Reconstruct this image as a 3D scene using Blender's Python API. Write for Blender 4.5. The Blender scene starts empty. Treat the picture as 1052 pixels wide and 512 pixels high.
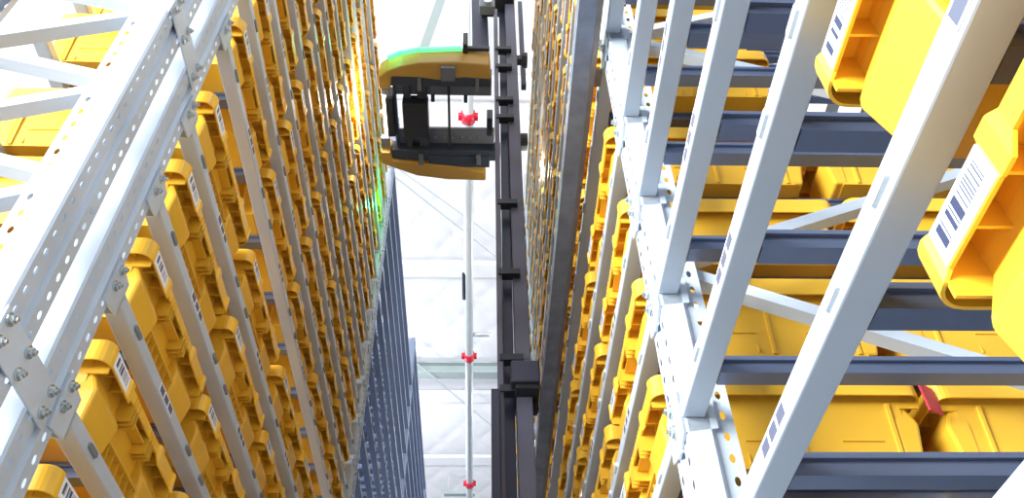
import bpy, bmesh, math, random
from mathutils import Vector, Matrix
random.seed(7)
C = bpy.context.scene.collection
scn = bpy.context.scene

# ------------------------------------------------------------------ camera
F, CX, CY = 869.0, 526.0, 256.0
CAMZ = 1.6
vz = Vector((500 - CX, -(-590 - CY), -F)).normalized()
vy = Vector((485 - CX, -(1150 - CY), -F))
vy = (vy - vy.dot(vz) * vz).normalized()
vx = vy.cross(vz)
RM = Matrix((vx, vy, vz))                       # camera axes -> world axes
cam = bpy.data.objects.new('camera', bpy.data.cameras.new('camera'))
C.objects.link(cam)
cam.matrix_world = Matrix.Translation((0, 0, CAMZ)) @ RM.to_4x4()
cam.data.sensor_width = 36.0
cam.data.lens = F / 1052.0 * 36.0
cam.data.clip_start = 0.02
cam.data.clip_end = 200
scn.camera = cam

def ray(px, py):
    return RM @ Vector((px - CX, -(py - CY), -F))
def at_z(px, py, z):                            # z measured from the camera
    d = ray(px, py); d = d * (z / d.z); return Vector((d.x, d.y, z + CAMZ))
def at_y(px, py, y):
    d = ray(px, py); d = d * (y / d.y); return Vector((d.x, y, d.z + CAMZ))

# ------------------------------------------------------------------ world, lights, exposure
w = bpy.data.worlds.new('world'); scn.world = w; w.use_nodes = True
bg = w.node_tree.nodes['Background']
bg.inputs[0].default_value = (0.86, 0.93, 1.0, 1)
bg.inputs[1].default_value = 0.34
scn.view_settings.view_transform = 'Standard'
scn.view_settings.look = 'None'
scn.view_settings.gamma = 1.0
scn.view_settings.use_curve_mapping = False
scn.view_settings.exposure = 0.62

def area(name, loc, target, sx, sy, power, col):
    l = bpy.data.lights.new(name, 'AREA'); l.shape = 'RECTANGLE'; l.size = sx; l.size_y = sy
    l.energy = power; l.color = col
    o = bpy.data.objects.new(name, l); C.objects.link(o); o.location = loc
    o.rotation_euler = (Vector(target) - Vector(loc)).to_track_quat('-Z', 'Y').to_euler()
    return o
# added key light from an unseen source, behind and left of the camera
area('added_key_light', (-6.2, -3.2, 4.2), (0.0, 1.1, 4.15), 4.6, 4.0, 1900, (0.93, 0.97, 1.0))

# ------------------------------------------------------------------ materials
def mat(name, col, rough=0.5, metal=0.0, emit=None, estr=0.0, noise=0.0, nscale=6.0, bump=0.0, bscale=60.0, spec=0.5):
    m = bpy.data.materials.new(name); m.use_nodes = True
    nt = m.node_tree; b = nt.nodes['Principled BSDF']
    b.inputs['Base Color'].default_value = (*col, 1)
    b.inputs['Roughness'].default_value = rough
    b.inputs['Metallic'].default_value = metal
    b.inputs['Specular IOR Level'].default_value = spec
    if emit:
        b.inputs['Emission Color'].default_value = (*emit, 1); b.inputs['Emission Strength'].default_value = estr
    if noise or bump:
        tc = nt.nodes.new('ShaderNodeTexCoord')
    if noise:
        n = nt.nodes.new('ShaderNodeTexNoise'); n.inputs['Scale'].default_value = nscale; n.inputs['Detail'].default_value = 5
        nt.links.new(tc.outputs['Object'], n.inputs['Vector'])
        oi = nt.nodes.new('ShaderNodeObjectInfo')
        add = nt.nodes.new('ShaderNodeMath'); add.operation = 'MULTIPLY_ADD'
        nt.links.new(oi.outputs['Random'], add.inputs[0]); add.inputs[1].default_value = 0.5
        nt.links.new(n.outputs['Fac'], add.inputs[2])
        mr = nt.nodes.new('ShaderNodeMapRange')
        mr.inputs['From Min'].default_value = 0.35; mr.inputs['From Max'].default_value = 1.15
        mr.inputs['To Min'].default_value = 1 - noise; mr.inputs['To Max'].default_value = 1 + noise
        nt.links.new(add.outputs[0], mr.inputs['Value'])
        mx = nt.nodes.new('ShaderNodeVectorMath'); mx.operation = 'SCALE'
        mx.inputs[0].default_value = col
        nt.links.new(mr.outputs['Result'], mx.inputs['Scale'])
        nt.links.new(mx.outputs[0], b.inputs['Base Color'])
    if bump:
        n2 = nt.nodes.new('ShaderNodeTexNoise'); n2.inputs['Scale'].default_value = bscale
        nt.links.new(tc.outputs['Object'], n2.inputs['Vector'])
        bp = nt.nodes.new('ShaderNodeBump'); bp.inputs['Strength'].default_value = bump; bp.inputs['Distance'].default_value = 0.01
        nt.links.new(n2.outputs['Fac'], bp.inputs['Height']); nt.links.new(bp.outputs[0], b.inputs['Normal'])
    return m

M = {}
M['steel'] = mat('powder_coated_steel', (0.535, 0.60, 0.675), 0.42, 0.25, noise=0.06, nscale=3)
M['galv'] = mat('galvanized_steel', (0.52, 0.55, 0.58), 0.40, 0.55, noise=0.12, nscale=9)
M['bar'] = mat('dark_support_steel', (0.18, 0.22, 0.33), 0.32, 0.7, noise=0.15)
M['steel_shade'] = mat('shaded_steel', (0.22, 0.27, 0.38), 0.34, 0.5, noise=0.08, nscale=3)  # same grey rack steel, with bluish shade put into the colour
M['bolt'] = mat('zinc_bolt', (0.62, 0.66, 0.66), 0.25, 0.9)
M['yellow'] = mat('yellow_plastic', (0.76, 0.42, 0.032), 0.30, 0.0, noise=0.10, nscale=4, bump=0.02, bscale=90)
M['yellow_rim'] = mat('yellow_rim_plastic', (0.85, 0.48, 0.036), 0.30, 0.0, noise=0.08, nscale=4)
M['blue'] = mat('blue_tape', (0.03, 0.22, 0.75), 0.4)
M['red'] = mat('red_tag', (0.65, 0.02, 0.05), 0.4, noise=0.3, nscale=60)
M['clip'] = mat('slot_grey', (0.20, 0.22, 0.24), 0.5, 0.3)
M['clipl'] = mat('pale_clip', (0.55, 0.60, 0.64), 0.45, 0.3)
M['paper'] = mat('white_paper', (0.85, 0.86, 0.88), 0.6)
M['ceil'] = mat('white_insulation_fabric', (0.80, 0.80, 0.83), 0.6, noise=0.02, nscale=0.7, bump=0.25, bscale=14)
M['floor'] = mat('grey_epoxy', (0.20, 0.215, 0.23), 0.35, noise=0.08, nscale=0.6)
M['wall'] = mat('white_wall_panel', (0.78, 0.80, 0.82), 0.6, noise=0.03, nscale=0.4)
M['girder'] = mat('grey_green_girder', (0.36, 0.42, 0.42), 0.5, 0.2, noise=0.08)
M['pipe'] = mat('pipe_galvanized', (0.60, 0.64, 0.66), 0.35, 0.4, noise=0.06)
M['redpipe'] = mat('red_coupling', (0.70, 0.01, 0.04), 0.4)
M['rail'] = mat('dark_guide_rail', (0.20, 0.24, 0.33), 0.42, 0.3, noise=0.35, nscale=14)
M['rail2'] = mat('brown_rail_edge', (0.24, 0.21, 0.20), 0.55, 0.4, noise=0.25, nscale=20)
M['mast'] = mat('dark_mast', (0.045, 0.047, 0.075), 0.40, 0.3, noise=0.15)
M['mast2'] = mat('dark_anodised', (0.12, 0.12, 0.17), 0.5, 0.1, noise=0.1)
M['black'] = mat('black_plastic', (0.018, 0.022, 0.032), 0.45)
M['frame'] = mat('carriage_steel', (0.050, 0.065, 0.095), 0.40, 0.3)
M['plate'] = mat('grey_plate', (0.17, 0.19, 0.23), 0.45, 0.3)
M['shell'] = mat('yellow_robot_shell', (0.50, 0.31, 0.055), 0.40, noise=0.05)
M['led'] = mat('green_led', (0.05, 0.8, 0.3), 0.4, emit=(0.15, 1.0, 0.35), estr=0.9)
M['lampw'] = mat('white_lamp', (0.9, 0.9, 0.9), 0.4, emit=(1.0, 0.97, 0.90), estr=9.0)
M['tube'] = mat('lamp_diffuser', (0.9, 0.9, 0.9), 0.4, emit=(0.92, 0.96, 1.0), estr=16.0)
M['rub'] = mat('black_rubber', (0.02, 0.02, 0.022), 0.7)

def code_mat(name, bars):
    m = bpy.data.materials.new(name); m.use_nodes = True; nt = m.node_tree; b = nt.nodes['Principled BSDF']
    b.inputs['Roughness'].default_value = 0.5
    N = nt.nodes.new
    tc = N('ShaderNodeTexCoord'); sp = N('ShaderNodeSeparateXYZ'); nt.links.new(tc.outputs['Generated'], sp.inputs[0])
    def mth(op, a, c=None):
        n = N('ShaderNodeMath'); n.operation = op
        for i, v in enumerate((a, c)):
            if v is None: continue
            if isinstance(v, (int, float)): n.inputs[i].default_value = v
            else: nt.links.new(v, n.inputs[i])
        return n.outputs[0]
    y, z = sp.outputs['Y'], sp.outputs['Z']
    def inside(v, a, c): return mth('MULTIPLY', mth('GREATER_THAN', v, a), mth('LESS_THAN', v, c))
    cb = N('ShaderNodeCombineXYZ')
    if bars:
        nt.links.new(mth('FLOOR', mth('MULTIPLY', y, 52)), cb.inputs[0])
        mask = mth('MULTIPLY', inside(y, 0.10, 0.90), inside(z, 0.26, 0.86))
        thr = 0.42
    else:
        nt.links.new(mth('FLOOR', mth('MULTIPLY', y, 33)), cb.inputs[0])
        nt.links.new(mth('FLOOR', mth('MULTIPLY', z, 10)), cb.inputs[1])
        mask = mth('MULTIPLY', inside(mth('FRACT', mth('MULTIPLY', y, 3)), 0.09, 0.91), inside(z, 0.10, 0.90))
        thr = 0.36
    wn = N('ShaderNodeTexWhiteNoise'); wn.noise_dimensions = '3D'; nt.links.new(cb.outputs[0], wn.inputs['Vector'])
    dark = mth('MULTIPLY', mask, mth('GREATER_THAN', wn.outputs['Value'], thr)) if bars else mth('MULTIPLY', mask, 0.92)
    mx = N('ShaderNodeMix'); mx.data_type = 'RGBA'
    nt.links.new(dark, mx.inputs['Factor'])
    mx.inputs['A'].default_value = (0.84, 0.86, 0.90, 1); mx.inputs['B'].default_value = (0.03, 0.04, 0.09, 1)
    nt.links.new(mx.outputs['Result'], b.inputs['Base Color'])
    return m
M['barcode'] = code_mat('barcode_label', True)
M['qr'] = code_mat('position_sticker', False)

# ------------------------------------------------------------------ mesh helpers
def bx(bm, x0, x1, y0, y1, z0, z1):
    v = [bm.verts.new(p) for p in ((x0,y0,z0),(x1,y0,z0),(x1,y1,z0),(x0,y1,z0),(x0,y0,z1),(x1,y0,z1),(x1,y1,z1),(x0,y1,z1))]
    for f in ((3,2,1,0),(4,5,6,7),(0,1,5,4),(1,2,6,5),(2,3,7,6),(3,0,4,7)): bm.faces.new([v[i] for i in f])
def hexa(bm, b4, t4):
    v = [bm.verts.new(p) for p in list(b4) + list(t4)]
    for f in ((3,2,1,0),(4,5,6,7),(0,1,5,4),(1,2,6,5),(2,3,7,6),(3,0,4,7)): bm.faces.new([v[i] for i in f])
def bar(bm, p, q, wdt, hgt, up=(0,0,1)):
    p, q = Vector(p), Vector(q); d = (q - p).normalized(); s = d.cross(Vector(up))
    if s.length < 1e-4: s = d.cross(Vector((1,0,0)))
    s.normalize(); u = s.cross(d)
    s *= wdt/2; u *= hgt/2
    hexa(bm, (p-s-u, p+s-u, p+s+u, p-s+u), (q-s-u, q+s-u, q+s+u, q-s+u))
def tube(bm, p, q, r, n=14):
    p, q = Vector(p), Vector(q); d = (q-p).normalized()
    s = d.cross(Vector((0,0,1)))
    if s.length < 1e-4: s = d.cross(Vector((1,0,0)))
    s.normalize(); u = s.cross(d)
    a = [bm.verts.new(p + r*(math.cos(t)*s + math.sin(t)*u)) for t in [2*math.pi*i/n for i in range(n)]]
    b = [bm.verts.new(q + r*(math.cos(t)*s + math.sin(t)*u)) for t in [2*math.pi*i/n for i in range(n)]]
    for i in range(n): bm.faces.new((a[i], a[(i+1)%n], b[(i+1)%n], b[i]))
    bm.faces.new(a[::-1]); bm.faces.new(b)
def prism(bm, poly, z0, z1):
    a = [bm.verts.new((x,y,z0)) for x, y in poly]; b = [bm.verts.new((x,y,z1)) for x, y in poly]
    n = len(poly)
    for i in range(n): bm.faces.new((a[i], a[(i+1)%n], b[(i+1)%n], b[i]))
    bm.faces.new(a[::-1]); bm.faces.new(b)
def mesh(bm, name, m, smooth=False, bevel=0):
    bmesh.ops.recalc_face_normals(bm, faces=bm.faces)
    if bevel:
        bmesh.ops.bevel(bm, geom=[e for e in bm.edges if e.is_manifold and e.calc_face_angle(0) > 0.6], offset=bevel, segments=2, affect='EDGES', profile=0.5)
    me = bpy.data.meshes.new(name); bm.to_mesh(me); bm.free()
    if isinstance(m, str): m = M[m]
    me.materials.append(m)
    if smooth:
        for p in me.polygons: p.use_smooth = True
    return me
def link(name, me, parent=None, loc=(0,0,0), rz=0):
    o = bpy.data.objects.new(name, me); C.objects.link(o)
    if parent: o.parent = parent
    o.location = loc; o.rotation_euler = (0,0,rz)
    return o
def tag(o, label, cat, group=None, kind=None):
    if label: o['label'] = label
    if cat: o['category'] = cat
    if group: o['group'] = group
    if kind: o['kind'] = kind
    return o
def thing(name, loc, label, cat, group=None, rz=0):
    o = bpy.data.objects.new(name, None); C.objects.link(o); o.empty_display_size = 0.05
    o.location = loc; o.rotation_euler = (0,0,rz)
    return tag(o, label, cat, group)
def one(fn, *a):
    bm = bmesh.new(); fn(bm, *a); return bm
ORD = 'zeroth first second third fourth fifth sixth seventh eighth ninth tenth eleventh twelfth thirteenth fourteenth fifteenth sixteenth seventeenth eighteenth nineteenth'.split()

# ------------------------------------------------------------------ setting
bm = one(bx, -14, 14, -12, 26, -0.2, 0)
tag(link('floor', mesh(bm, 'floor', 'floor')), 'grey epoxy warehouse floor under the racks', None, kind='structure')
CEIL = 8.2 + CAMZ
ceiling = thing('ceiling', (0,0,CEIL), 'white quilted insulation ceiling of the hall', None); ceiling['kind'] = 'structure'
# quilted blanket panels between raised ridges running across the aisle
def quilt(x0, x1, y0, y1, st=0.055):
    bm = bmesh.new(); nx = int((x1-x0)/st); ny = int((y1-y0)/st); g = []
    for j in range(ny+1):
        row = []
        for i in range(nx+1):
            x = x0 + (x1-x0)*i/nx; y = y0 + (y1-y0)*j/ny
            a = abs(math.sin(math.pi*(x/0.62 + y/0.9))); b = abs(math.sin(math.pi*(x/0.62 - y/0.9)))
            puff = min(1.0, 2.2*min(a, b))**0.6
            edge = min(1.0, 6*min(j, ny-j)/ny)
            row.append(bm.verts.new((x, y, -0.028*puff*edge)))
        g.append(row)
    for j in range(ny):
        for i in range(nx): bm.faces.new((g[j][i], g[j+1][i], g[j+1][i+1], g[j][i+1]))
    return bm
ridges = [-10, -6.6, -3.2, 0.2, 3.0, 5.4, 8.35, 11.3, 13.2, 16.0, 19.0, 22.5, 26]
ridges = [(a, b) for a, b in zip(ridges, ridges[1:])]
for a, b in ridges:
    near = 2.5 < a < 19
    if near:
        p = link('ceiling_panel', mesh(quilt(-3.2, 3.2, a, b), 'ceiling_panel', 'ceil', True), ceiling)
        bm = bmesh.new(); bx(bm, -14, -3.2, a, b, -0.03, 0.02); bx(bm, 3.2, 14, a, b, -0.03, 0.02)
        link('ceiling_panel', mesh(bm, 'ceiling_panel', 'ceil'), ceiling)
        bm = bmesh.new(); prism(bm, [(0, -0.16), (0.05, -0.22), (0.30, -0.22), (0.35, -0.16)], -14, 14)
        bmesh.ops.transform(bm, matrix=Matrix(((0,0,1,0),(1,0,0,0),(0,0.5,0,0.06),(0,0,0,1))), verts=bm.verts)
        link('ceiling_ridge', mesh(bm, 'ceiling_ridge', 'ceil'), ceiling, (0, a-0.17, 0))
    else:
        link('ceiling_panel', mesh(one(bx, -14, 14, a, b, -0.03, 0.02), 'ceiling_panel', 'ceil'), ceiling)
bm = one(bx, -14, 14, 26, 26.2, 0, CEIL)
tag(link('wall_back', mesh(bm, 'wall_back', 'wall')), 'white panel wall at the far end of the hall', None, kind='structure')
bm = one(bx, 14, 14.2, -12, 26, 0, CEIL)
tag(link('wall_right', mesh(bm, 'wall_right', 'wall')), 'white panel wall along the right of the hall', None, kind='structure')

# window bay added around the key light, out of view behind the viewer
wdir = (Vector((0.0, 1.1, 0)) - Vector((-6.2, -3.2, 0))).normalized()
win = thing('added_window', Vector((-6.2, -3.2, 0)) - wdir*0.12, 'added window bay framing the unseen key light behind the viewer', None, rz=math.atan2(wdir.y, wdir.x))
win['kind'] = 'structure'
link('added_sill', mesh(one(bx, -0.1, 0.1, -2.5, 2.5, 0, 2.1), 'added_sill', 'wall'), win)
for y in (-2.35, -1.175, 0, 1.175, 2.35): link('mullion', mesh(one(bx, -0.04, 0.04, y-0.04, y+0.04, 2.1, 6.3), 'mullion', 'girder'), win)
for z in (2.1, 4.2, 6.22): link('transom', mesh(one(bx, -0.03, 0.03, -2.39, 2.39, z, z+0.08), 'transom', 'girder'), win)
link('added_head', mesh(one(bx, -0.1, 0.1, -2.5, 2.5, 6.31, CEIL-0.1), 'added_head', 'wall'), win)

# roof girder, pipe and bracing under the ceiling
def isection(y, z, x0, x1, h, wd):
    bm = bmesh.new()
    bx(bm, x0, x1, y-wd/2, y+wd/2, z, z+0.02); bx(bm, x0, x1, y-wd/2, y+wd/2, z+h-0.02, z+h); bx(bm, x0, x1, y-0.01, y+0.01, z+0.02, z+h-0.02)
    return bm
gz = 7.98; gy = at_z(465, 386, gz).y
tag(link('roof_girder', mesh(isection(gy, gz+CAMZ, -14, 14, 0.20, 0.17), 'roof_girder', 'girder')), 'grey steel girder crossing under the white ceiling', 'girder')
pz = 7.1
pa = at_z(485, -120, pz); pb = at_z(481.5, 512, pz)
px = (pa.x*0.3 + pb.x*0.7)
pipe = thing('sprinkler_pipe', (px, 0, pz+CAMZ), 'long grey sprinkler pipe along the ceiling with red couplings', 'pipe')
link('pipe_run', mesh(one(tube, (0,1.5,0), (0,22,0), 0.055), 'pipe_run', 'pipe', True), pipe)
for py in (120, 366, 497):
    y = at_z(482, py, pz).y
    c = link('coupling', mesh(one(tube, (0,-0.06,0), (0,0.06,0), 0.072), 'coupling', 'redpipe', True), pipe, (0,y,0)); c['label'] = 'red grooved coupling'
    bm = one(bx, -0.10, -0.065, -0.03, 0.03, -0.03, 0.03); bx(bm, 0.065, 0.10, -0.03, 0.03, -0.03, 0.03)
    link('coupling_lug', mesh(bm, 'coupling_lug', 'redpipe'), c)
y = at_z(495, 344, pz).y
link('branch_pipe', mesh(one(tube, (0,y,0), (0.30,y,0), 0.03), 'branch_pipe', 'pipe', True), pipe)
for y in (5.5, 9.0, 12.6, 16):
    link('hanger_rod', mesh(one(tube, (0,y,0), (0,y,CEIL-pz-CAMZ-0.02), 0.008, 8), 'hanger_rod', 'pipe'), pipe)
ya, yb = at_z(477, 280, pz).y, at_z(477, 306, pz).y
link('sprinkler_drop', mesh(one(tube, (-0.06,ya,-0.02), (-0.06,yb,-0.02), 0.022, 8), 'sprinkler_drop', 'black'), pipe)
bm = bmesh.new(); bar(bm, at_z(434, 52, 7.6), at_z(461, -25, 7.9), 0.09, 0.09)
tag(link('roof_brace', mesh(bm, 'roof_brace', 'girder')), 'short grey diagonal brace above the robot carriage', 'brace')
for (a, b, lab) in (((424,196),(508,262),'thin pale cable slanting across the ceiling above the pipe drop'), ((450,392),(508,440),'thin dark cable slanting across the ceiling below the girder'), ((430,188),(508,244),'upper thin pale cable slanting beneath the robot carriage')):
    pa_, pb_ = at_z(*a, 7.95), at_z(*b, 7.95)
    d = (pb_ - pa_)
    tag(link('ceiling_cable', mesh(one(tube, pa_ - d*1.2, pb_ + d*0.8, 0.012, 6), 'ceiling_cable', 'pipe')), lab, 'cable', 'ceiling cables')

p_ = at_z(472, 509, 7.7)
t_ = thing('strip_lamp', p_, 'small pale strip lamp under the ceiling at the bottom edge', 'lamp')
link('lamp_body', mesh(one(bx, -0.27, 0.27, -0.05, 0.05, 0, 0.07), 'lamp_body', 'girder'), t_)
for x in (-0.2, 0.2): link('lamp_hanger', mesh(one(tube, (x,0,0.07), (x,0,0.47), 0.006, 6), 'lamp_hanger', 'pipe'), t_)

# ------------------------------------------------------------------ hall lamps
def hall_lamp(x, y, z, power, lab, k=1.0):
    t = thing('high_bay_lamp', (x, y, z), lab, 'lamp', 'hall lamps')
    link('housing', mesh(one(bx, -0.09*k, 0.09*k, -0.09*k, 0.09*k, 0.10*k, 0.22*k), 'housing', 'pipe'), t)
    bm = bmesh.new(); bmesh.ops.create_uvsphere(bm, u_segments=16, v_segments=10, radius=0.11*k)
    link('globe', mesh(bm, 'globe', 'tube', True), t)
    link('stem', mesh(one(tube, (0,0,0.2*k), (0,0,CEIL-z), 0.012*k, 8), 'stem', 'pipe'), t)
    l = bpy.data.lights.new('lamp_light', 'POINT'); l.energy = power; l.shadow_soft_size = 0.14*k; l.color = (0.93, 0.96, 1.0)
    o = bpy.data.objects.new('lamp_light', l); C.objects.link(o); o.parent = t; o.location = (0,0,-0.26*k)
for x, y, lab in ((-4.6, 1.0, 'round hall lamp beyond the near left rack end'), (-4.6, 7.5, 'round hall lamp beyond the left rack and robot'),
                  (4.6, 1.0, 'round hall lamp beyond the near right rack'), (4.6, 7.5, 'round hall lamp beyond the far right rack'), (-4.6, 14.0, 'round hall lamp beyond the empty rack'), (4.6, 14.0, 'round hall lamp at the far right end')):
    hall_lamp(x, y, 6.8 + CAMZ, 240, lab)
for k, pxl in enumerate((383, 391, 399)):
    p = at_y(pxl, 452.5, 11.0)
    hall_lamp(p.x, p.y, p.z, 20, ORD[k+1] + ' from the left of three small bright lamps behind the empty rack', 0.5)

# ------------------------------------------------------------------ rack parts
XL, XR = -0.77, 0.38
PITCH, TL = 0.63, 0.572
LV_L = [0.345, 0.65, 0.96, 1.265, 1.572, 1.88, 2.312, 2.62, 2.925, 3.23, 3.535, 3.835, 4.135, 4.44, 4.745, 5.05, 5.36]
LV_R = [0.31, 0.62, 0.93, 1.24, 1.555, 1.88, 2.31] + LV_L[7:]
BH, BD = 0.036, 0.043
DEPTH = {-1: 0.575, 1: 1.26}
UH = 7.3 + 0.05

def upright_mesh(wid, height):
    """perforated omega column: front face in the plane x = 0 looking to +x, body towards -x; two hole columns, centre groove"""
    bm = bmesh.new(); h = wid/2; pit = 0.046; n = int(height/pit)
    def strip(pts):
        for (a, b) in zip(pts, pts[1:]):
            v = [bm.verts.new((a[0],a[1],0)), bm.verts.new((b[0],b[1],0)), bm.verts.new((b[0],b[1],n*pit)), bm.verts.new((a[0],a[1],n*pit))]
            bm.faces.new(v)
    c0, c1 = 0.014, h - 0.004
    strip([(0,-c0), (-0.010,-c0+0.005), (-0.010,c0-0.005), (0,c0)])
    for s in (-1, 1):
        strip([(0,s*c1), (-0.005,s*h), (-0.046,s*h), (-0.056,s*(h-0.012)), (-0.056,s*(h-0.012)), (-0.062,s*(h-0.012))])
        strip([(-0.090,s*(h-0.012)), (-0.095,s*(h-0.012)), (-0.095,s*(h-0.03))])
    def holes(fn, u0, u1, rw, rh):
        uc = (u0+u1)/2; hw = (u1-u0)/2
        oct_ = [(math.cos(math.pi/4*i), math.sin(math.pi/4*i)) for i in range(8)]
        for k in range(n):
            z0 = k*pit; zc = z0 + pit/2
            outer = [(u1,zc),(u1,z0+pit),(uc,z0+pit),(u0,z0+pit),(u0,zc),(u0,z0),(uc,z0),(u1,z0)]
            O = [bm.verts.new(fn(u,z)) for u, z in outer]; I = [bm.verts.new(fn(uc+rw*c, zc+rh*s)) for c, s in oct_]
            for i in range(8): bm.faces.new((O[i], O[(i+1)%8], I[(i+1)%8], I[i]))
    holes(lambda u, z: (0, u, z), c0, c1, 0.0055, 0.010)
    holes(lambda u, z: (0, u, z), -c1, -c0, 0.0055, 0.010)
    for s in (-1, 1):
        holes(lambda u, z, s=s: (u, s*(h-0.012), z), -0.090, -0.062, 0.0055, 0.010)
    bmesh.ops.remove_doubles(bm, verts=bm.verts, dist=0.0004)
    return bm
def oriented(bm, sgn):
    if sgn > 0:
        bmesh.ops.transform(bm, matrix=Matrix.Diagonal((-1,1,1,1)), verts=bm.verts)
    return bm
UPM = {s: mesh(oriented(upright_mesh(0.11, UH), s), 'upright', 'steel') for s in (-1, 1)}

def bolt_mesh(s):
    bm = bmesh.new(); tube(bm, (0,0,0), (-s*0.004,0,0), 0.012, 12); tube(bm, (-s*0.004,0,0), (-s*0.011,0,0), 0.008, 6); tube(bm, (-s*0.011,0,0), (-s*0.016,0,0), 0.004, 8)
    return mesh(bm, 'bolt', 'bolt')
BOLT = {s: bolt_mesh(s) for s in (-1, 1)}
def bracket_mesh(s, e):
    """connector on the upright face: plate with the beam end; s rack side, e = +1 beam leaves towards +y"""
    bm = bmesh.new(); f = -s
    hexa(bm, ((f*0.001,-e*0.028,-0.075),(f*0.006,-e*0.028,-0.075),(f*0.006,e*0.040,-0.060),(f*0.001,e*0.040,-0.060)),
             ((f*0.001,-e*0.028,0.045),(f*0.006,-e*0.028,0.045),(f*0.006,e*0.040,0.030),(f*0.001,e*0.040,0.030)))
    hexa(bm, ((f*0.006,e*0.036,-0.060),(-f*0.060,e*0.036,-0.050),(-f*0.060,e*0.040,-0.050),(f*0.006,e*0.040,-0.060)),
             ((f*0.006,e*0.036,0.030),(-f*0.060,e*0.036,0.020),(-f*0.060,e*0.040,0.020),(f*0.006,e*0.040,0.030)))
    return mesh(bm, 'bracket', 'steel')
BRK = {(s, e): bracket_mesh(s, e) for s in (-1, 1) for e in (-1, 1)}
def clip_mesh(s):
    bm = bmesh.new(); n = 8; hw, hh = 0.024, 0.0075; pts = []
    for i in range(n+1):
        t = -math.pi/2 + math.pi*i/n; pts.append((hw-hh+hh*math.cos(t), hh*math.sin(t)))
    for i in range(n+1):
        t = math.pi/2 + math.pi*i/n; pts.append((-hw+hh+hh*math.cos(t), hh*math.sin(t)))
    a = [bm.verts.new((0,y,z)) for y, z in pts]; b = [bm.verts.new((-s*0.005,y*0.93,z*0.85)) for y, z in pts]
    for i in range(len(pts)): bm.faces.new((a[i], a[(i+1)%len(pts)], b[(i+1)%len(pts)], b[i]))
    bm.faces.new(b)
    return mesh(bm, 'edge_clip', 'clip' if s < 0 else 'clipl')
CLIP = {s: clip_mesh(s) for s in (-1, 1)}
QR = {s: mesh(one(bx, -s*0.0012 if s > 0 else 0, 0 if s > 0 else 0.0012, -0.056, 0.056, -0.012, 0.012), 'position_sticker', 'qr') for s in (-1, 1)}
def support_mesh(s):
    # folded channel bar from the front beam to the rear beam
    bm = bmesh.new(); x0, x1 = s*(BD), s*(DEPTH[s]-BD)
    a, b = min(x0,x1), max(x0,x1)
    bx(bm, a, b, -0.018, 0.018, -0.030, 0.002)
    bx(bm, a, b, -0.025, -0.018, -0.007, 0.002); bx(bm, a, b, 0.018, 0.025, -0.007, 0.002)
    return mesh(bm, 'support_bar', 'bar')
SUP = {s: support_mesh(s) for s in (-1, 1)}
beam_cache = {}
def beam_mesh(L, s, um='steel'):
    k = (round(L,3), s, um)
    if k not in beam_cache:
        bm = bmesh.new(); a, b = sorted((0, s*BD))
        bx(bm, a, b, -L/2, L/2, -BH, 0)
        beam_cache[k] = mesh(bm, 'beam', um, bevel=0.003)
    return beam_cache[k]

def frame_braces(parent, xf, s, y, z0, z1, step=0.345, zoff=0.0):
    """zig-zag bracing between the front and rear upright of one frame"""
    xa, xb = s*0.055, s*(DEPTH[s]-0.055)
    z = z0 + zoff; k = 0
    while z < z1:
        bm = bmesh.new(); bar(bm, (xa, 0, z), (xb, 0, z - step/2), 0.030, 0.036, (0,1,0))
        link('brace', mesh(bm, 'brace', 'steel'), parent, (xf, y, 0))
        bm = bmesh.new(); bar(bm, (xb, 0, z - step/2), (xa, 0, z - step + 0.02), 0.030, 0.036, (0,1,0))
        link('brace', mesh(bm, 'brace', 'steel'), parent, (xf, y, 0))
        z += step; k += 1

def make_rack(name, label, s, xf, uprights, bays, levels, cat='rack', um='steel', bars=None, ups=None):
    """s=-1 left of the aisle, +1 right. bays: (y0, y1, slot centres, detail)"""
    t = thing(name, (xf, 0, 0), label, cat)
    for (y, det) in uprights:
        link('upright', (ups or UPM)[s], t, (0, y, 0))
        if det:
            link('upright', (ups or UPM)[-s], t, (s*DEPTH[s], y, 0))
    for (y0, y1, slots, det) in bays:
        for i, z in enumerate(levels):
            if um == 'steel_shade' and y0 < 6 and z > 6: continue
            zz = z + CAMZ
            b = link('beam', beam_mesh(y1-y0, s, um), t, (-s*0.004, (y0+y1)/2, zz))
            link('rear_beam', beam_mesh(y1-y0, -s, um), t, (s*DEPTH[s], (y0+y1)/2, zz))
            if det and z < 4.2:
                for c in slots:
                    q = link('position_sticker', QR[s], b, (-s*0.0002, c - (y0+y1)/2, -BH/2))
                    for o in (-0.255, 0.225):
                        if y0 + 0.04 < c + o < y1 - 0.04:
                            link('edge_clip', CLIP[s], b, (0, c + o - (y0+y1)/2, -BH/2))
            if det != 'stuff':
                for yb in (bars(i, slots) if bars else [c + o for c in slots for o in (-0.155, 0.155)]):
                    link('support_bar', SUP[s], t, (0, yb, zz))
        if det == 'stuff':
            bm = bmesh.new()
            for z in levels:
                if um == 'steel_shade' and y0 < 6 and z > 6: continue
                for c in slots:
                    for o in (-0.155, 0.155):
                        a, b_ = sorted((s*BD, s*(DEPTH[s]-BD)))
                        bx(bm, a, b_, c+o-0.03, c+o+0.03, z+CAMZ-0.03, z+CAMZ+0.002)
            o = link('support_bars', mesh(bm, 'support_bars', 'bar'), t); o['kind'] = 'stuff'
    return t

def add_connectors(t, s, y, e, levels, zmax=99):
    for z in levels:
        if z > zmax: continue
        br = link('beam_connector', BRK[(s, e)], t, (0, y, z + CAMZ - BH/2 + 0.01))
        for dz in (-0.023, 0.023):
            link('bolt', BOLT[s], br, (-s*0.006, -e*0.012, dz))

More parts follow.
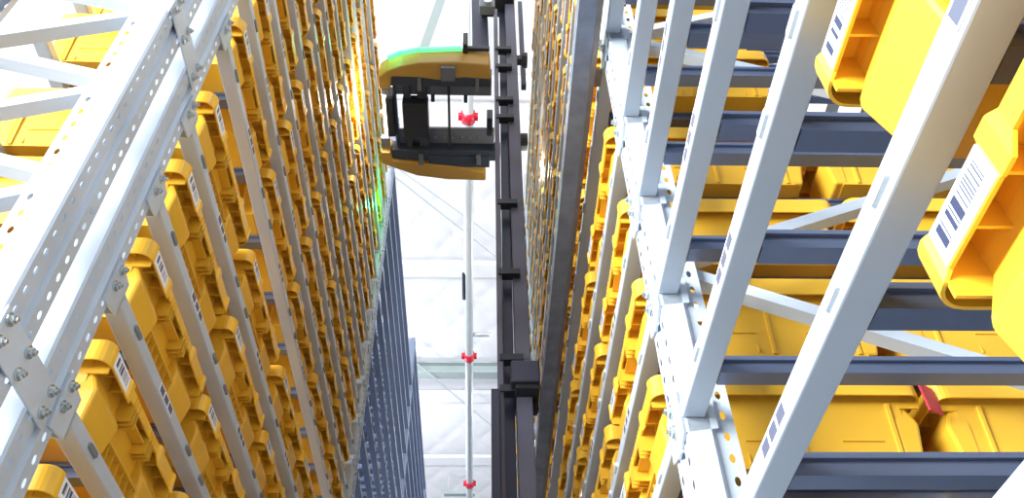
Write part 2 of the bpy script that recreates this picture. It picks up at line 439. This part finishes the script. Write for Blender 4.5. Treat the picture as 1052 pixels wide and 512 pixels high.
# left rack -----------------------------------------------------------------
SL = [1.74 + PITCH*k for k in range(5)]
Y2 = 4.66
left = make_rack('storage_rack', 'tall grey steel rack full of yellow totes, left of the aisle', -1, XL,
                 [(1.111, 1), (1.281, 0), (Y2, 1)], [(1.337, Y2-0.055, SL, 'full')], LV_L)
add_connectors(left, -1, 1.330, 1, LV_L, 4.2)
add_connectors(left, -1, Y2-0.02, -1, LV_L)
# tie plates joining the doubled uprights
for z in (-0.165, 0.90, 1.965, 3.03, 4.095, 5.16):
    bm = one(bx, 0.001, 0.006, -0.150, 0.085, -0.042, 0.042)
    p = link('tie_plate', mesh(bm, 'tie_plate', 'steel', bevel=0.002), left, (0, 1.202, z + CAMZ))
    for dy, dz in [(a, b) for a in (-0.134, -0.050, 0.060) for b in (-0.023, 0.023)]:
        link('bolt', BOLT[-1], p, (0.006, dy, dz))
frame_braces(left, 0, -1, 1.115, CAMZ+0.62, CAMZ+3.2, 0.345, 0.0)
frame_braces(left, 0, -1, Y2, CAMZ+1.5, CAMZ+5.2, 0.6)
# footplates
for (y) in (1.111, 1.281, Y2):
    for x in (-0.05, -DEPTH[-1]+0.05):
        link('foot_plate', mesh(one(bx, -0.05, 0.05, -0.055, 0.055, 0, 0.006), 'foot_plate', 'steel'), left, (x, y, 0))

# empty rack beyond ------------------------------------------------------------
Y3, Y4, Y5 = 8.02, 11.38, 14.74
def slots_from(y0, n=5): return [y0 + 0.06 + 0.315 + PITCH*k for k in range(n)]
LV_E = LV_L + [5.66, 5.96, 6.26, 6.56]
UPE = {q: mesh(oriented(upright_mesh(0.11, 8.25), q), 'upright', 'steel_shade') for q in (-1, 1)}
empty = make_rack('storage_rack', 'empty steel rack, bluish shade in its colour, continuing beyond the full left rack', -1, XL,
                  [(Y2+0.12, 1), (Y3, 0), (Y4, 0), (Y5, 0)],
                  [(Y2+0.175, Y3-0.055, slots_from(Y2+0.17), 'stuff'), (Y3+0.055, Y4-0.055, slots_from(Y3+0.055), 'stuff'), (Y4+0.055, Y5-0.055, slots_from(Y4+0.055), 'stuff')], LV_E[3:], um='steel_shade', ups=UPE)

# right rack -----------------------------------------------------------------
YR0, YR1, YR2, YR3 = -2.1, 1.355, 4.70, 8.05
SR0 = [-0.985, -0.355, 0.275, 0.905]
SR1 = [1.795 + PITCH*k - 0.005 for k in range(5)][:5]
SR1 = [1.79 + 0.625*k for k in range(5)]
SR2 = [YR2 + 0.055 + 0.33 + 0.625*k for k in range(5)]
def right_bars(i, slots):
    if slots[0] < 1: return [0.05, 0.36, 0.675, 1.01] if i == 1 else [0.05, 0.40, 0.67, 0.885, 1.19]
    return [c + o for c in slots for o in (-0.155, 0.155)]
right = make_rack('storage_rack', 'white steel rack close by on the right with yellow totes', 1, XR,
                  [(YR0, 1), (YR1, 1), (YR2, 1), (YR3, 1)],
                  [(YR0+0.055, YR1-0.055, SR0[2:], 'full'), (YR1+0.055, YR2-0.055, SR1, 'full'), (YR2+0.055, YR3-0.055, SR2, 'stuff')], LV_R, bars=right_bars)
add_connectors(right, 1, YR1+0.015, 1, LV_R, 4.2)
add_connectors(right, 1, YR1-0.015, -1, LV_R, 4.2)
frame_braces(right, 0, 1, YR1, CAMZ+1.32, CAMZ+5.0, 1.0)
for y in (YR0, YR1, YR2, YR3):
    for x in (0.05, DEPTH[1]-0.05):
        link('foot_plate', mesh(one(bx, -0.05, 0.05, -0.055, 0.055, 0, 0.006), 'foot_plate', 'steel'), right, (x, y, 0))
# ------------------------------------------------------------------ totes
HX = 0.300                                     # half depth of a tote into the rack
def add_block(bm, lo, mid, top, bev):
    """smooth bulge: three stacked outlines joined, edges rounded"""
    b2 = bmesh.new()
    rings = [[b2.verts.new(p) for p in r] for r in (lo, mid, top)]
    for a, b in zip(rings, rings[1:]):
        for i in range(4): b2.faces.new((a[i], a[(i+1)%4], b[(i+1)%4], b[i]))
    b2.faces.new(rings[0][::-1]); b2.faces.new(rings[-1])
    bmesh.ops.recalc_face_normals(b2, faces=b2.faces)
    bmesh.ops.bevel(b2, geom=list(b2.edges), offset=bev, segments=2, affect='EDGES', profile=0.5)
    me = bpy.data.meshes.new('tmp'); b2.to_mesh(me); b2.free(); bm.from_mesh(me); bpy.data.meshes.remove(me)
def tote_body():
    bm = bmesh.new()
    def frus(b, tp, z0, z1, flip=False):
        B = [bm.verts.new((sx*b[0], sy*b[1], z0)) for sx, sy in ((-1,-1),(1,-1),(1,1),(-1,1))]
        T = [bm.verts.new((sx*tp[0], sy*tp[1], z1)) for sx, sy in ((-1,-1),(1,-1),(1,1),(-1,1))]
        for i in range(4):
            f = (B[i], B[(i+1)%4], T[(i+1)%4], T[i]); bm.faces.new(f[::-1] if flip else f)
        bm.faces.new(B if flip else B[::-1])
        return T
    k = HX - 0.2
    To = frus((0.146+k,0.236), (0.158+k,0.260), 0, 0.20)
    Ti = frus((0.142+k,0.232), (0.154+k,0.256), 0.006, 0.20, True)
    for i in range(4): bm.faces.new((To[i], To[(i+1)%4], Ti[(i+1)%4], Ti[i]))
    def sbx(sx, x0, x1, y0, y1, z0, z1): bx(bm, min(sx*x0, sx*x1), max(sx*x0, sx*x1), min(y0,y1), max(y0,y1), z0, z1)
    for sx in (-1, 1):
        for sy in (-1, 1):
            def ring(xo, ya, yb, z): return ((sx*(0.13+k),sy*ya,z),(sx*(xo+k),sy*ya,z),(sx*(xo+k),sy*yb,z),(sx*(0.13+k),sy*yb,z))
            add_block(bm, ring(0.170, 0.112, 0.238, 0.003), ring(0.186, 0.100, 0.252, 0.112), ring(0.160, 0.104, 0.250, 0.172), 0.007)
            for yy in (0.050, 0.066, 0.082): sbx(sx, 0.150+k, 0.194+k, sy*yy-0.0017, sy*yy+0.0017, 0.150, 0.218)
            for yy in (0.150, 0.205): sbx(sx, 0.155+k, 0.192+k, sy*yy-0.0016, sy*yy+0.0016, 0.182, 0.218)
            sbx(sx, 0.150+k, 0.196+k, sy*0.254-0.002, sy*0.254+0.002, 0.150, 0.218)
        # shelf with cells along the lower middle of the aisle side
        sbx(sx, 0.14+k, 0.178+k, -0.105, 0.105, 0.076, 0.081)
        for q in range(6): sbx(sx, 0.14+k, 0.174+k, -0.09+0.036*q-0.0016, -0.09+0.036*q+0.0016, 0.030, 0.078)
        sbx(sx, 0.14+k, 0.184+k, -0.046, 0.046, 0.176, 0.181)
        # side facing along the aisle: pressed panels
        for xc in (-0.15, 0.06):
            for (x0, x1, z0, z1) in ((-0.045,0.045,0.066,0.069),(-0.045,-0.042,0.01,0.069),(0.042,0.045,0.01,0.069)):
                y0 = sx*(0.236 + 0.024*z0/0.20); bx(bm, xc+x0, xc+x1, min(y0, y0+sx*0.0035), max(y0, y0+sx*0.0035), z0, z1)
        for x in (-0.225, -0.02, 0.20):
            hexa(bm, ((x-0.006,sx*0.228,0.004),(x+0.006,sx*0.228,0.004),(x+0.004,sx*0.241,0.004),(x-0.004,sx*0.241,0.004)), ((x-0.006,sx*0.250,0.16),(x+0.006,sx*0.250,0.16),(x+0.004,sx*0.262,0.16),(x-0.004,sx*0.262,0.16)))
        for x in (-0.2, -0.1, 0.0, 0.1, 0.2):
            bx(bm, x-0.0016, x+0.0016, min(sx*0.250,sx*0.280), max(sx*0.250,sx*0.280), 0.188, 0.218)
    bmesh.ops.scale(bm, vec=(1,1,0.93), verts=bm.verts)
    return mesh(bm, 'tote_body', 'yellow', bevel=0)
YS = (0.118, 0.125, 0.143, 0.150, 0.246, 0.253)
def rr(hx, hy, r, n=5):
    ys = [-y for y in YS[::-1]] + list(YS); pts = []
    for q, (cx, cy) in enumerate(((hx-r, hy-r), (-hx+r, hy-r), (-hx+r, -hy+r), (hx-r, -hy+r))):
        for i in range(n+1):
            t = math.pi/2*q + math.pi/2*i/n
            pts.append((cx + r*math.cos(t), cy + r*math.sin(t)))
        if q == 1: pts += [(-hx, y) for y in ys[::-1]]
        if q == 3: pts += [(hx, y) for y in ys]
    return pts
def tote_rim():
    bm = bmesh.new(); hx, hy, r = HX, TL/2, 0.030
    def zlow(x, y):
        if abs(x) > hx - 0.035:
            if abs(y) < 0.121: return 0.194
            if abs(y) < 0.146: return 0.168
            if abs(y) > 0.25: return 0.166
            return 0.176
        return 0.192
    def bulge(x, y, o):
        sx = 1 if x > 0 else -1
        if abs(x) > hx - o - 0.035 + o:
            if abs(y) < 0.121: return (x - sx*0.008, y)
            if 0.122 < abs(y) < 0.146 or abs(y) > 0.25: return (x, y)
            return (x - sx*0.005, y)
        return (x, y)
    def loop(o, zf):
        return [bm.verts.new((*bulge(x, y, o), zf(x, y))) for x, y in rr(hx-o, hy-o, max(r-o, 0.004))]
    def inner(o, z):
        return [bm.verts.new((*p, z)) for p in rr(hx-o, hy-0.024, 0.004)]
    Ls = [inner(0.042, 0.225), loop(0.004, lambda x,y: 0.225), loop(0.0, lambda x,y: 0.221), loop(0.0, zlow), loop(0.004, zlow), loop(0.004, lambda x,y: 0.219), inner(0.042, 0.219), inner(0.044, 0.185), inner(0.048, 0.185)]
    Ls.append(Ls[0])
    for a, b in zip(Ls, Ls[1:]):
        n = len(a)
        for i in range(n): bm.faces.new((a[i], a[(i+1)%n], b[(i+1)%n], b[i]))
    bmesh.ops.scale(bm, vec=(1,1,0.93), verts=bm.verts)
    return mesh(bm, 'tote_rim', 'yellow_rim')
TB, TR = tote_body(), tote_rim()
def set_smooth(me, ang=0.6):
    pass
LBL = mesh(one(bx, HX-0.0052, HX-0.0036, -0.2455, -0.1505, 0.1655, 0.2050), 'barcode_label', 'barcode')
BLUE = mesh(one(bx, -0.035, 0.035, -0.012, 0.012, 0.2255, 0.2275), 'blue_tape', 'blue')
bm = one(bx, -0.035, 0.035, -TL/2-0.0015, -TL/2-0.0003, 0.176, 0.2110); bx(bm, -0.035, 0.035, -TL/2-0.0015, -TL/2+0.02, 0.2096, 0.2110)
BLUE = mesh(bm, 'blue_tape', 'blue')
bm = one(bx, -0.20, -0.13, -0.2625, -0.2575, 0.085, 0.140); SLIP = mesh(bm, 'paper_slip', 'barcode')
def tote(x, y, z, s, label, group, blue=False, lbl=True, slip=False):
    """s=-1: barcode side faces +x (left rack); s=+1: turned round"""
    t = thing('tote', (x, y, z + CAMZ + 0.003), label, 'tote', group, 0 if s < 0 else math.pi)
    t.rotation_euler.z += random.uniform(-0.008, 0.008)
    link('body', TB, t); link('rim', TR, t)
    if lbl: link('barcode_label', LBL, t)
    if blue: o = link('blue_tape', BLUE, t, (0.17 if s < 0 else -0.17, 0, 0), 0 if s < 0 else math.pi); o['label'] = 'blue tape'
    if slip:
        o = link('paper_slip', SLIP, t, (0,0,0), math.pi if s > 0 else 0)
    return t
TXL, TXR = XL + 0.002 - HX, XR - 0.002 + HX
DYL, DYR = -0.045, -0.01
blues = {(4,1), (7,3), (9,4), (7,4)}
for i, z in enumerate(LV_L):
    for k, c in enumerate(SL):
        if i < 1 and k < 2 or (i == 0): continue
        tote(TXL + random.uniform(-0.006, 0.006), c + DYL + random.uniform(-0.014, 0.014), z, -1,
             'yellow tote in left rack, %s level up, %s from the near upright' % (ORD[i], ORD[k+1]), 'totes in the left rack', (i, k) in blues)
for i, z in enumerate(LV_R):
    for k, c in enumerate(SR1):
        if i == 0: continue
        tote(TXR + random.uniform(-0.006, 0.006), c + random.uniform(-0.012, 0.012), z, 1,
             'yellow tote in right rack, %s level up, %s past the white upright' % (ORD[i+1], ORD[k+1]), 'totes in the right rack', (i, k) in {(3,1),(5,2)}, True, slip=(k == 0 and i in (3,4)))
    for k, c in enumerate(SR2):
        if z < 2.0: continue
        tote(TXR + random.uniform(-0.006, 0.006), c, z, 1,
             'yellow tote in far right rack bay, %s level up, %s of its row' % (ORD[i+1], ORD[k+1]), 'totes in the right rack')
tote(TXR, 0.245, LV_R[1], 1, 'yellow tote with barcode at top right edge, above the nearest beam', 'nearest totes on the right')
tote(TXR, 0.235, LV_R[0], 1, 'nearest yellow tote with large barcode, cut by the right frame edge', 'nearest totes on the right')
for i, z in enumerate(LV_R[1:6]):
    for k, c in enumerate(SR1[:2]):
        tote(XR + 0.63 + HX, c, z, 1, 'yellow tote in rear row of right rack, %s level up, %s from white upright' % (ORD[i+2], 'first' if k == 0 else 'second'), 'rear row totes in the right rack')
bm = bmesh.new(); bx(bm, -0.022, 0.022, -0.002, 0.002, -0.07, 0.0)
p = (XR + 0.612, 1.50, LV_R[2] + CAMZ + 0.185)
tag(link('red_tag', mesh(bm, 'red_tag', 'red'), None, p, 0.5), 'small red tag hanging between two totes at lower right', 'tag')

# ------------------------------------------------------------------ guide rail along the right rack
RZ = 2.23
g = thing('guide_rail', (0, 0, RZ + CAMZ), 'long dark steel guide rail running along the right rack', 'rail')
bm = bmesh.new(); bx(bm, 0.280, 0.334, -1.5, 19, 0, 0.006); bx(bm, 0.280, 0.284, -1.5, 19, 0.006, 0.06); bx(bm, 0.280, 0.334, -1.5, 19, 0.06, 0.065)
link('rail_web', mesh(bm, 'rail_web', 'rail'), g)
link('rail_edge', mesh(one(bx, 0.3345, 0.350, -1.5, 19, -0.004, 0.065), 'rail_edge', 'rail2'), g)
for y in (YR1+0.09, YR2, YR3):
    bm = one(bx, 0.3505, XR-0.006, y-0.03, y+0.03, 0.02, 0.03)
    link('rail_bracket', mesh(bm, 'rail_bracket', 'rail2'), g)

# ------------------------------------------------------------------ picking robot
YM = 3.15
rb = thing('picking_robot', (0.15, YM, 0), 'tall dark picking robot with yellow carriage and green light strip', 'robot')
def rlink(name, bm, m, parent=None, bevel=0, smooth=False):
    if parent is None:
        bmesh.ops.translate(bm, vec=(-0.15, -YM, 0), verts=bm.verts); return link(name, mesh(bm, name, m, smooth, bevel), rb)
    bmesh.ops.translate(bm, vec=(-0.15, -YM, 0), verts=bm.verts); return link(name, mesh(bm, name, m, smooth, bevel), parent)
# base
bm = one(bx, -0.45, 0.26, YM-0.65, YM+0.65, 0.10, 0.34); rlink('base', bm, 'shell', bevel=0.03)
for x in (-0.32, 0.14):
    for y in (-0.45, 0.45):
        bm = one(tube, (x-0.03, YM+y, 0.09), (x+0.03, YM+y, 0.09), 0.09, 18); rlink('wheel', bm, 'rub')
# mast profiles
def mast_bar(name, pxa, pya, pxb, pyb, y, wx, wy, m, zlo=None):
    a = at_y(pxa, pya, y); b = at_y(pxb, pyb, y)
    d = (a - b); lo = b - d * ((b.z - (zlo if zlo else 0.34)) / d.z)
    bm = bmesh.new(); bar(bm, lo, a, wx, wy, (0,1,0)); rlink(name, bm, m, bevel=0.004); return bm
mast_bar('mast_profile', 509, 12, 516, 512, YM-0.05, 0.028, 0.05, 'mast2')
mast_bar('mast_profile', 523.5, 10, 542, 512, YM, 0.072, 0.10, 'mast2')
mast_bar('cable_chain', 516, 14, 525, 512, YM+0.03, 0.050, 0.03, 'mast')
mast_bar('mast_cover', 492, -4, 494, 60, YM+0.12, 0.12, 0.08, 'mast', at_y(494, 60, YM+0.12).z)
mast_bar('lower_sleeve', 509, 402, 510, 512, YM-0.09, 0.038, 0.04, 'mast')
mast_bar('mast_strut', 534, 4, 538, 90, YM+0.2, 0.035, 0.05, 'mast', at_y(538, 90, YM+0.2).z)
for py in (52, 70, 104, 122, 210, 282, 370, 402):
    a, b = at_y(508 + py*0.014, py, YM-0.06), at_y(523 + py*0.04, py, YM-0.06)
    bm = bmesh.new(); bar(bm, a, b, 0.05, 0.035); rlink('mast_clamp', bm, 'black')
bm = bmesh.new(); a = at_y(512, 5, YM); bx(bm, a.x-0.13, a.x+0.12, YM-0.16, YM+0.08, a.z-0.05, a.z+0.09); rlink('mast_head', bm, 'black', bevel=0.01)
bm = bmesh.new(); a = at_y(501, 8, YM-0.2); bx(bm, a.x-0.06, a.x+0.05, YM-0.24, YM-0.17, a.z-0.05, a.z+0.05); rlink('head_sensor', bm, 'plate', bevel=0.008)
bm = bmesh.new(); tube(bm, (a.x, YM-0.24, a.z), (a.x, YM-0.26, a.z), 0.03, 14); rlink('sensor_lens', bm, 'bolt')
for py in (62, 146):
    a, b = at_y(527, py, YM), at_y(540, py, YM)
    bm = bmesh.new(); bar(bm, a, b, 0.05, 0.05); tube(bm, b - Vector((0.03,0,0)), b + Vector((0.01,0,0)), 0.055, 14); rlink('guide_wheel', bm, 'black')
# arm to the guide rail
yb_ = YM
a = at_y(529, 392, YM-0.08)
bm = one(bx, a.x, 0.273, YM-0.12, YM+0.10, RZ+CAMZ+0.01, RZ+CAMZ+0.14); rlink('rail_arm', bm, 'black', bevel=0.008)
bm = one(bx, a.x-0.02, a.x+0.11, YM-0.14, YM-0.06, RZ+CAMZ+0.03, RZ+CAMZ+0.15); rlink('arm_block', bm, 'mast', bevel=0.008)
bm = bmesh.new(); tube(bm, (0.25, YM, RZ+CAMZ-0.03), (0.25, YM, RZ+CAMZ+0.0), 0.022, 14); rlink('guide_roller', bm, 'rub')
# carriage, seen from below
ZC = 4.28
def G(px, py, dz=0.0):
    v = at_z(px, py, ZC); return (v.x, v.y)
def flatten(poly): return [G(*p) for p in poly]
near_poly = [(389,92),(388,80),(398,73),(412,68),(430,65),(470,64),(503,67),(504,83),(478,80),(452,83),(430,80),(402,79),(401,91)]
bm = bmesh.new(); prism(bm, flatten(near_poly), ZC+CAMZ, ZC+CAMZ+0.16); sh = rlink('side_shell', bm, 'shell', bevel=0.01)
far_poly = [(391,157),(401,157),(403,165),(440,169),(478,173),(499,178),(499,186),(460,185),(428,181),(402,172),(392,168)]
bm = bmesh.new(); prism(bm, flatten(far_poly), ZC+CAMZ, ZC+CAMZ+0.16); rlink('side_shell', bm, 'shell', bevel=0.01)
# green strip along the outer upper edge of the near shell
bm = bmesh.new()
lp = [G(397,74), G(412,68.6), G(430,65.6), G(474,64.7)]
for p, q in zip(lp, lp[1:]):
    bar(bm, (p[0], p[1]-0.012, ZC+CAMZ+0.128), (q[0], q[1]-0.012, ZC+CAMZ+0.135), 0.028, 0.022)
rlink('light_strip', bm, 'led')['label'] = 'glowing green light strip'
def flat(name, x0, y0, x1, y1, z0, z1, m, bevel=0.004):
    """box seen from below filling the given photo rectangle at carriage height"""
    a, b = G(x0, y0), G(x1, y1); c, d = G(x0, y1), G(x1, y0)
    bm = bmesh.new(); bx(bm, (a[0]+c[0])/2, (b[0]+d[0])/2, (a[1]+d[1])/2, (b[1]+c[1])/2, ZC+CAMZ+z0, ZC+CAMZ+z1)
    return rlink(name, bm, m, bevel=bevel)
flat('carriage_beam', 399, 81, 505, 91, 0.02, 0.12, 'frame')
flat('carriage_beam', 403, 157, 514, 167, 0.02, 0.12, 'frame')
flat('carriage_beam', 440, 162, 503, 173, 0.01, 0.05, 'frame')
flat('belt_guard', 452, 80, 503, 86, 0.0, 0.06, 'frame')
flat('cross_beam', 415, 92, 422, 158, 0.06, 0.12, 'frame')
flat('cross_beam', 429, 92, 439, 158, 0.06, 0.12, 'frame')
flat('cross_beam', 405, 92, 408, 158, 0.05, 0.09, 'frame')
flat('drive_box', 414, 107, 440, 143, 0.0, 0.10, 'black', 0.008)
flat('end_box', 396.5, 104, 405, 143, 0.02, 0.16, 'black', 0.008)
flat('tray_plate', 440, 91, 505, 108, 0.10, 0.12, 'plate')
flat('tray_plate', 440, 142, 508, 158, 0.10, 0.12, 'plate')
flat('tray_plate', 405, 92, 440, 107, 0.10, 0.12, 'plate')
flat('tray_plate', 405, 143, 440, 158, 0.10, 0.12, 'plate')
flat('centre_rod', 460, 90, 462.5, 158, 0.03, 0.06, 'black')
flat('tray_tab', 442, 107, 446, 113, 0.08, 0.11, 'frame'); flat('tray_tab', 476, 108, 480, 114, 0.08, 0.11, 'frame')
flat('sensor_block', 500, 124, 506, 142, 0.02, 0.12, 'black')
flat('sensor_block', 453, 67, 468, 81, -0.03, 0.0, 'plate')
for x in (431, 490):
    flat('bracket_clip', x-2, 80, x+2, 93, -0.01, 0.02, 'plate'); flat('bracket_clip', x-1, 160, x+4, 169, -0.01, 0.02, 'plate')
for k in range(6):
    flat('carriage_bolt', 446+9*k, 150, 448+9*k, 152, 0.095, 0.10, 'bolt', 0)
# camera pod at the top of the light strip
flat('camera_pod', 475, 55, 480, 67, 0.10, 0.24, 'black', 0.006)
flat('pod_rail', 480, 61, 503, 64.5, 0.12, 0.15, 'black')
# white work lamps at both ends
for (x0, y0, x1, y1) in ((391, 93, 400, 102), (391, 146, 400, 156)):
    flat('work_lamp', x0, y0, x1, y1, 0.04, 0.08, 'plate', 0.004)
a = G(394, 125); lampL = Vector((a[0]+0.01, a[1], ZC+CAMZ+0.09))
flat('lamp_lens', 394.5, 104, 396, 143, 0.02, 0.14, 'lampw', 0)['label'] = 'white work lamp lens'
def rlight(name, loc, power, col, r=0.05):
    l = bpy.data.lights.new(name, 'POINT'); l.energy = power; l.color = col; l.shadow_soft_size = r
    o = bpy.data.objects.new(name, l); C.objects.link(o); o.parent = rb; o.location = Vector(loc) - Vector((0.15, YM, 0))
a = G(392, 120); rlight('work_lamp_light', (a[0]-0.05, a[1]-0.05, ZC+CAMZ+0.1), 6, (1.0, 0.95, 0.82))
a = G(536, 120); rlight('work_lamp_light', (0.33, a[1]+0.25, ZC+CAMZ-0.2), 2.2, (1.0, 0.93, 0.80))
a = G(400, 62); rlight('strip_light', (a[0]-0.02, a[1]-0.05, ZC+CAMZ+0.12), 0.8, (0.1, 1.0, 0.45))
a = at_y(399, 212, 4.25); rlight('strip_light', a, 3.0, (0.05, 1.0, 0.40))
